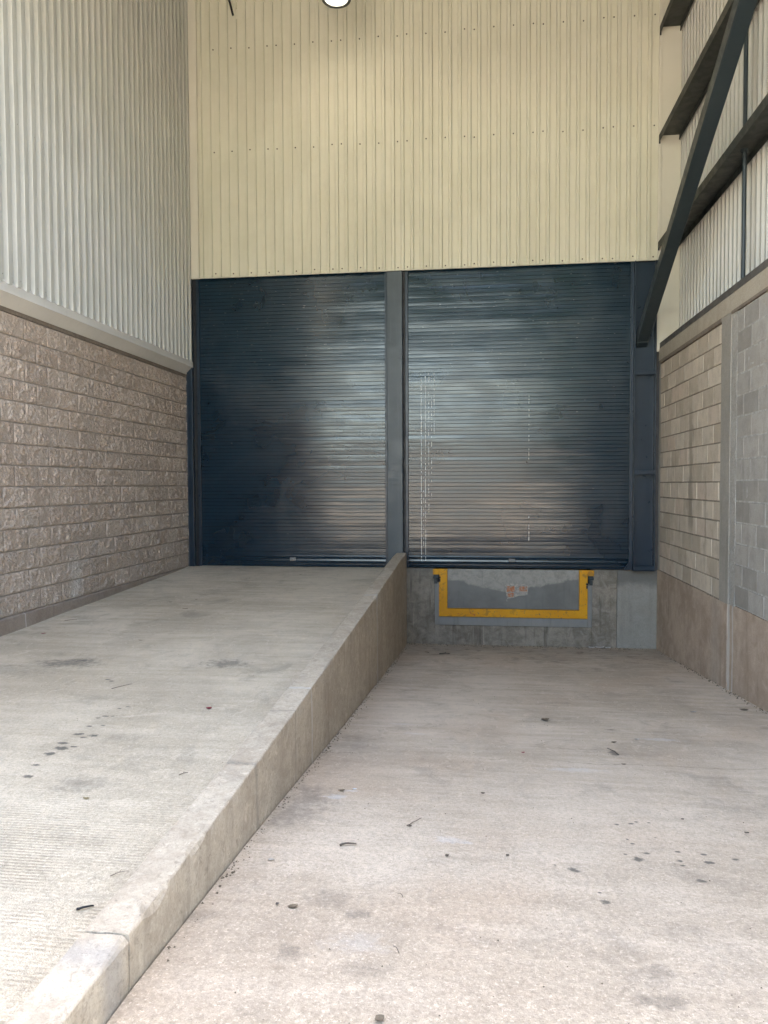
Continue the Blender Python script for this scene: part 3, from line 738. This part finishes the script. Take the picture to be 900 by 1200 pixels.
HG = ('lowest dark steel girt on the right metal wall, nearest above the block wall', 'middle dark steel girt on the right metal wall, crossing behind the brace', 'highest dark steel girt in the top right corner of the wall')
for z, lab in zip((4.452, 5.872, 7.300), HG):
    gt = thing('girt', (6.85, -6, z), lab, 'girt', 'steel girts along the right metal wall')
    W0, W1 = 6.700, 6.972
    mb = MB(); mb.prism([(W0, -.002), (W0+.006, -.080), (W0+.012, -.080), (W0+.008, .0), (W1-.008, .0), (W1-.012, -.070), (W1-.006, -.070), (W1, -.002), (W1, .008), (W0, .008)], (0, -.069, z), (0, -6.6, z), (1, 0, 0), (0, 0, 1))
    mb.build('channel', M['girt'], gt, bevel=.0015)
    mb = MB(); mb.box((6.703, -.0685, z-.10), (6.722, -.058, z+.012)); mb.build('end_cleat', M['girt'], gt)
sg = thing('sag_rod', (6.85, -2.95, 3.12), 'thin vertical steel rod linking the girts behind the diagonal brace', 'rod')
mb = MB(); mb.tube([(6.86, -2.95, 3.117), (6.86, -2.95, 4.44)], .020, 10); mb.build('rod', M['rod'], sg, smooth=40)
mb = MB(); mb.tube([(6.86, -2.95, 4.463), (6.86, -2.95, 5.865)], .020, 10); mb.build('rod', M['rod'], sg, smooth=40)
mb = MB(); mb.tube([(6.86, -2.95, 5.884), (6.86, -2.95, 7.29)], .020, 10); mb.build('rod', M['rod'], sg, smooth=40)
for z in (4.44, 5.86): 
    mb = MB(); mb.tube([(6.86, -2.95, z-.040), (6.86, -2.95, z-.003)], .034, 6); mb.build('nut', M['rod'], sg)

# ------------------------------------------------------------------ roof over the bay
rf = thing('bay_roof', (3.5, -6.5, 8.8), 'unseen metal roof over the loading bay, pitched to shade the dock', 'roof')
RZ = lambda y: 8.86+(y-.5)*.20  # unseen roof; pitch and front edge shaped to shade the dock floor
mb = MB(); mb.prism([(.5, RZ(.5)), (-7.6, RZ(-7.6)), (-7.6, RZ(-7.6)+.08), (.5, RZ(.5)+.08)], (-.3, 0, 0), (7.4, 0, 0), (0, 1, 0), (0, 0, 1)); mb.build('roof_sheet', M['roof'], rf)
mb = MB(); mb.box((-.3, -7.66, RZ(-7.6)-.10), (7.4, -7.604, RZ(-7.6)+.12)); mb.build('gutter', M['flash'], rf)
for y in (-3.9, -7.4):
    mb = MB(); mb.box((.098, y-.08, RZ(y)-.32), (7.0, y+.08, RZ(y)-.012)); mb.build('rafter', M['steel'], rf)

# ------------------------------------------------------------------ lamp and cable
LX, LY, LZ = 2.50, -1.10, 7.385
lp = thing('bay_lamp', (LX, LY, LZ), 'round lit lamp with a dark rim hanging high in front of the cream wall', 'lamp')
mb = MB(); mb.lathe([(.0, .20), (.06, .20), (.075, .15), (.14, .12), (.180, .07), (.190, .0), (.186, -.012), (.145, -.010), (.138, .03)], (LX, LY, LZ)); mb.build('housing', M['girt'], lp, smooth=35)
mb = MB(); mb.lathe([(.0, -.036), (.06, -.032), (.10, -.020), (.128, -.004), (.137, .018)], (LX, LY, LZ)); mb.build('lens', M['lens'], lp, smooth=60)
mb = MB(); mb.tube([(LX, LY, LZ+.20), (LX, LY, 8.815)], .012, 10); mb.build('hanging_rod', M['girt'], lp, smooth=40)
mb = MB(); pp = [V((.800, -.062, 7.937)), V((.790, -.075, 7.98)), V((.742, -.085, 8.18)), V((.60, -.09, 8.79))]
mb.tube(pp, .015, 10); tag(mb.build('cable', M['pipe'], smooth=40), 'black cable slanting down to a patch on the cream wall near the left corner', 'cable')

# ------------------------------------------------------------------ small litter
def on_floor(x, y): return V((x, y, floor_z(y)+.003))
def on_ramp(x, y): return V((x, y, ramp_z(y)+.003))
def twig(p, ang, L, r, label, mat='twig', fork=False, cat='twig'):
    r *= .75
    d = V((math.cos(ang), math.sin(ang), 0)); n_ = V((-d.y, d.x, 0)); n = 6
    bend = L*random.uniform(-.10, .10)
    mb = MB(); pts = [p+d*(L*(i/n-.5))+n_*(bend*math.sin(math.pi*i/n)+.06*L*random.uniform(-.4, .4))+V((0, 0, r+.004*math.sin(math.pi*i/n))) for i in range(n+1)]
    mb.tube(pts, [r*(1-.45*i/n) for i in range(n+1)], 7)
    if fork: mb.tube([pts[3], pts[3]+(d*.6+n_*.8).normalized()*L*.28+V((0, 0, .003))], [r*.7, r*.35], 6)
    o = mb.build('twig', M[mat], smooth=60); tag(o, label, cat, 'twigs and scraps on the concrete'); return o
def leaf(p, ang, L, W, label, mat='leaf', name='leaf', cat='leaf'):
    if cat != 'flake': L *= .8; W *= .8
    d = V((math.cos(ang), math.sin(ang), 0)); n_ = V((-d.y, d.x, 0)); N = 8; vs = []; fs = []
    cz = random.uniform(.5, 1.2)
    for i in range(N+1):
        u = i/N; w = W*.5*(math.sin(math.pi*min(1, u*1.02))**.7)*(1+.25*random.uniform(-1, 1))+.0008
        c0 = p+d*(L*(u-.5)); lift = .25*L*cz*(u-.5)**2*2
        for k, s_ in enumerate((-1, -.5, 0, .5, 1)):
            vs.append(c0+n_*(w*s_)+V((0, 0, .002+lift*.5+abs(s_)*W*.09*cz+.002*random.random())))
    for i in range(N):
        for k in range(4): fs.append((i*5+k, i*5+k+1, i*5+k+6, i*5+k+5))
    vs2 = [v+V((0, 0, -.0012)) for v in vs]; M_ = len(vs)
    fs2 = [tuple(M_+q for q in reversed(f)) for f in fs]
    mb = MB(); mb.add(vs+vs2, fs+fs2); o = mb.build(name, M[mat], smooth=60)
    tag(o, label, cat, 'twigs and scraps on the concrete'); return o
leaf(on_ramp(2.617, -6.216), .4, .045, .035, 'small red petal lying on the ramp left of the kerb wall', 'petal', 'petal', 'petal')
leaf(on_ramp(.359, -4.367), .1, .06, .035, 'small red brown leaf on the ramp close to the brown wall', 'petal', 'leaf')
twig(on_ramp(2.944, -8.312), .55, .055, .0065, 'short black scrap on the grooved part of the ramp', 'black')
twig(on_ramp(2.845, -7.188), .9, .05, .003, 'thin dark twig on the ramp beside the kerb wall edge', fork=True)
twig(on_ramp(1.843, -5.827), 1.0, .16, .003, 'long thin twig in the middle of the ramp above the dark drips')
twig(on_ramp(.30, -3.80), .8, .12, .003, 'thin twig near the foot of the brown split-face wall')
leaf(on_ramp(1.22, -3.157), .1, .07, .03, 'dark leaf flat on the upper ramp in front of the left door')
leaf(on_ramp(.907, -2.802), .5, .04, .025, 'tiny dark leaf on the upper ramp, left one of a near pair')
leaf(on_ramp(1.137, -2.631), .2, .03, .02, 'tiny dark speck of leaf on the upper ramp, right one of a near pair')
leaf(on_ramp(1.373, -4.534), 0, .06, .015, 'narrow dry leaf lying across the ramp above the grey tyre smudges')
leaf(on_ramp(1.886, -.75), .3, .04, .025, 'dark crumb of leaf right at the sill of the left roller door')
twig(on_ramp(2.958, -8.087), .7, .07, .002, 'fine hooked twig where the ramp grooves meet the kerb wall', fork=True)
leaf(on_ramp(2.50, -7.5), .0, .04, .02, 'pale yellow scrap of leaf on the lower ramp', 'tanleaf')
twig(on_floor(3.733, -7.489), .25, .075, .0065, 'thick short dark twig on the lower floor near the kerb wall')
twig(on_floor(4.00, -7.16), .95, .11, .0032, 'curved thin twig on the middle of the lower floor')
leaf(on_floor(3.985, -7.215), .2, .022, .018, 'small dark seed at the end of the curved thin twig', 'twig')
leaf(on_floor(3.631, -8.085), .35, .05, .025, 'brown curled leaf on the near floor close to the kerb wall')
leaf(on_floor(3.569, -8.074), .0, .016, .016, 'black crumb just left of the brown curled leaf', 'twig')
leaf(on_floor(3.438, -7.693), .0, .035, .022, 'whitish crumpled scrap beside the foot of the kerb wall', 'paper', 'paper_scrap', 'scrap')
leaf(on_floor(4.176, -7.539), .3, .022, .017, 'dark crumb on the floor left of the big oil drip', 'twig')
leaf(on_floor(4.436, -7.501), .0, .020, .017, 'dark crumb on the floor just behind the big oil drip', 'twig')
leaf(on_floor(4.333, -6.664), .1, .03, .02, 'small dark leaf in the middle distance of the lower floor')
leaf(on_floor(3.562, -6.736), .2, .045, .025, 'brown leaf with a white crumb near the kerb wall')
leaf(on_floor(3.63, -6.70), .2, .03, .018, 'white crumb lying against a brown leaf near the kerb wall', 'plastic', 'paper_scrap', 'scrap')
twig(on_floor(4.042, -8.329), 2.2, .045, .0022, 'short thin twig on the near floor, lower of two')
twig(on_floor(4.015, -7.939), 2.3, .035, .0020, 'short thin twig on the near floor, upper of two')
leaf(on_floor(4.037, -8.70), .8, .04, .03, 'grey leaf at the very bottom edge of the view', 'leaf')
leaf(on_floor(4.834, -4.693), .3, .085, .06, 'large dark crumpled leaf on the lower floor before the dock')
twig(on_floor(5.196, -5.632), 2.0, .13, .006, 'dark twig lying lengthways on the right part of the floor')
leaf(on_floor(5.25, -5.36), .3, .05, .025, 'brown leaf just beyond the dark lengthways twig')
leaf(on_floor(5.211, -5.939), .0, .04, .02, 'brown leaf just nearer than the dark lengthways twig')
leaf(on_floor(5.31, -6.929), .0, .02, .015, 'black crumb on the right floor left of its twin', 'twig')
leaf(on_floor(5.562, -7.075), .0, .028, .016, 'black crumb on the right floor nearest the right edge', 'twig')
leaf(on_floor(6.56, -4.03), .1, .10, .05, 'dark brown leaf at the foot of the right plinth')
leaf(on_floor(5.43, -5.25), .2, .05, .03, 'pale scrap of paper on the right floor', 'paper', 'paper_scrap', 'scrap')
leaf(on_floor(6.10, -4.2), .2, .07, .035, 'pale flat scrap near the right plinth', 'paper', 'paper_scrap', 'scrap')
leaf(on_floor(4.60, -5.75), .2, .03, .02, 'reddish petal on the lower floor in front of the dock', 'petal', 'petal', 'petal')
twig(on_floor(3.859, -1.007), .2, .14, .010, 'dark twig clump on the floor before the dock leveler', fork=True)
twig(on_floor(3.62, -.90), 2.5, .07, .005, 'small twig left of the dark clump before the dock leveler')
for i, (x, y, L) in enumerate(((5.86, -.06, .09), (5.97, -.05, .12), (6.08, -.06, .08))):
    leaf(on_floor(x, y), .1*i, L, .05, ('white flake of plaster at the dock foot, left of three', 'longest white flake of plaster at the dock foot, middle of three', 'white flake of plaster at the dock foot, right of three')[i], 'plastic', 'plaster_flake', 'flake')
# crumbs of grit gathered along the foot of the dock and the walls
gm = MB(); rg = random.Random(3)
def grit(x, y, s_, z):
    a_ = rg.random()*6; vs = [V((x, y, z+s_*.5))+V((math.cos(a_+k*2.1)*s_, math.sin(a_+k*2.1)*s_, -s_*.5)) for k in range(3)]+[V((x, y, z+s_*rg.uniform(.6, 1.2)))]
    gm.add(vs, [(0, 1, 3), (1, 2, 3), (2, 0, 3), (0, 2, 1)])
for i in range(420):
    x = rg.uniform(3.30, 6.7); y = -.02-abs(rg.gauss(0, .10)); grit(x, y, rg.uniform(.003, .011), floor_z(y))
for i in range(420):
    y = rg.uniform(-8.5, -.1); x = 3.285+abs(rg.gauss(0, .022)); grit(x, y, rg.uniform(.002, .008), floor_z(y))
for i in range(320):
    y = rg.uniform(-5.5, -.1); x = 6.73-abs(rg.gauss(0, .03)); grit(x, y, rg.uniform(.003, .010), floor_z(y))
for i in range(500):
    y = -rg.uniform(3, 9); x = rg.uniform(3.4, 6.6); grit(x, y, rg.uniform(.0015, .005), floor_z(y))
for i in range(300):
    y = -rg.uniform(1, 9); x = rg.uniform(.1, 3.0); grit(x, y, rg.uniform(.0015, .004), ramp_z(y))
tag(gm.build('grit', M['leaf']), kind='stuff')

# ------------------------------------------------------------------ across the yard (seen mirrored in the doors)
yw = thing('reflected_wall', (0, -46, GZ), 'tall grey wall added across the open yard behind the viewer for the door reflections', 'wall')
mb = MB(); mb.box((-40, -46.2, GZ), (60, -46, 5.2)); mb.build('wall_body', M['angle'], yw)  # added wall; height and grey set for the band mirrored in the doors
def tree(x, y, h, rad, label, seed, cz=.76, dz=.17):
    rg = random.Random(seed); t = thing('tree', (x, y, GZ), label, 'tree')
    mb = MB(); mb.tube([(x, y, GZ), (x+.1, y, h*.3), (x-.1, y+.1, h*.62), (x, y, h*.85)], [.22, .17, .11, .04], 9)
    for k in range(7):
        a_ = k*.9; z = h*(.35+.06*k); mb.tube([(x, y, z), (x+math.cos(a_)*rad*.4, y+math.sin(a_)*rad*.4, z+h*.1), (x+math.cos(a_)*rad*.75, y+math.sin(a_)*rad*.75, z+h*.14)], [.08, .05, .02], 6)
    mb.build('trunk', M['twig'], t)
    cm = MB(); cl_ = [(V((x+rg.uniform(-.8, .8)*rad, y+rg.uniform(-.6, .6)*rad, h*cz+rg.uniform(-dz, dz)*h)), rg.uniform(.25, .42)*rad) for _ in range(26)]
    for _ in range(8000):
        c_, r_ = rg.choice(cl_); p = c_+V((rg.gauss(0, 1), rg.gauss(0, 1), rg.gauss(0, 1))).normalized()*r_*rg.random()**.4
        q = V((rg.random()-.5, rg.random()-.5, rg.random()-.5)).normalized().to_track_quat('Z', 'Y'); s_ = rg.uniform(.28, .5)
        cm.add([p+q @ V((-s_, 0, 0)), p+q @ V((0, -s_*.5, 0)), p+q @ V((s_, 0, 0)), p+q @ V((0, s_*.5, 0))], [(0, 1, 2, 3)])
    cm.build('crown', M['leafgreen'], t)
M['leafgreen'] = flat('green_leaves', (.032, .055, .020), .6)
for i, (x, y, h, rad) in enumerate(((-11, -36, 17, 5.5), (-2.8, -37, 17.5, 5.5), (5.2, -35.5, 17, 5.5), (13, -34, 16, 5.))):
    tree(x, y, h, rad, ('tall green tree across the yard behind the viewer, farthest left', 'tall green tree across the yard behind the viewer, second from left', 'tall green tree across the yard behind the viewer, second from right', 'tall green tree across the yard behind the viewer, farthest right')[i], i)
for i, (x, y) in enumerate(((9.3, -27), (14.0, -24.5))):
    tree(x, y, 8.5, 3.2, ('low bushy tree at the right of the yard, farther one', 'low bushy tree at the right of the yard, nearer one')[i], 10+i, .52, .36)

# ------------------------------------------------------------------ camera
cam = bpy.data.cameras.new('camera'); co = link(bpy.data.objects.new('camera', cam))
r_ = V((.991917949, .126802834, -.00445246611)); u_ = V((-.000231384942, .0368994014, .999318958)); f_ = V((-.126880769, .991241381, -.0366305188))
mw = Matrix.Identity(4)
for i in range(3): mw[i][0] = r_[i]; mw[i][1] = u_[i]; mw[i][2] = -f_[i]
mw[0][3], mw[1][3], mw[2][3] = 4.31746474, -10.74107621, 1.20482814
co.matrix_world = mw
cam.sensor_fit = 'VERTICAL'; cam.sensor_height = 36; cam.sensor_width = 27; cam.lens = 36*880.73/1200
cam.clip_start = .05; cam.clip_end = 5000
S.camera = co

# ------------------------------------------------------------------ light
EL, AZ = math.radians(65), math.radians(18)
W = bpy.data.worlds.new('World'); S.world = W; W.use_nodes = True
t = W.node_tree; bg = t.nodes['Background']
sky = t.nodes.new('ShaderNodeTexSky'); sky.sky_type = 'NISHITA'; sky.sun_disc = False
sky.sun_elevation = EL; sky.sun_rotation = AZ; sky.air_density = 1.; sky.dust_density = 2.0; sky.ozone_density = 1.
t.links.new(sky.outputs[0], bg.inputs[0]); bg.inputs[1].default_value = .15
sl = bpy.data.lights.new('sun', 'SUN'); sl.energy = 3.2; sl.angle = math.radians(.53); sl.color = (1., .965, .91)
so = link(bpy.data.objects.new('sun', sl))
sd = V((math.sin(AZ)*math.cos(EL), math.cos(AZ)*math.cos(EL), math.sin(EL)))
so.rotation_euler = sd.to_track_quat('Z', 'Y').to_euler(); so.location = sd*60

S.view_settings.view_transform = 'Standard'; S.view_settings.look = 'None'
S.view_settings.exposure = 4.1; S.view_settings.gamma = 1.0; S.view_settings.use_curve_mapping = False
S.view_settings.use_white_balance = True; S.view_settings.white_balance_temperature = 8050; S.view_settings.white_balance_tint = 10
S.cycles.max_bounces = 10; S.cycles.diffuse_bounces = 6; S.cycles.glossy_bounces = 4
S.cycles.sample_clamp_indirect = 8
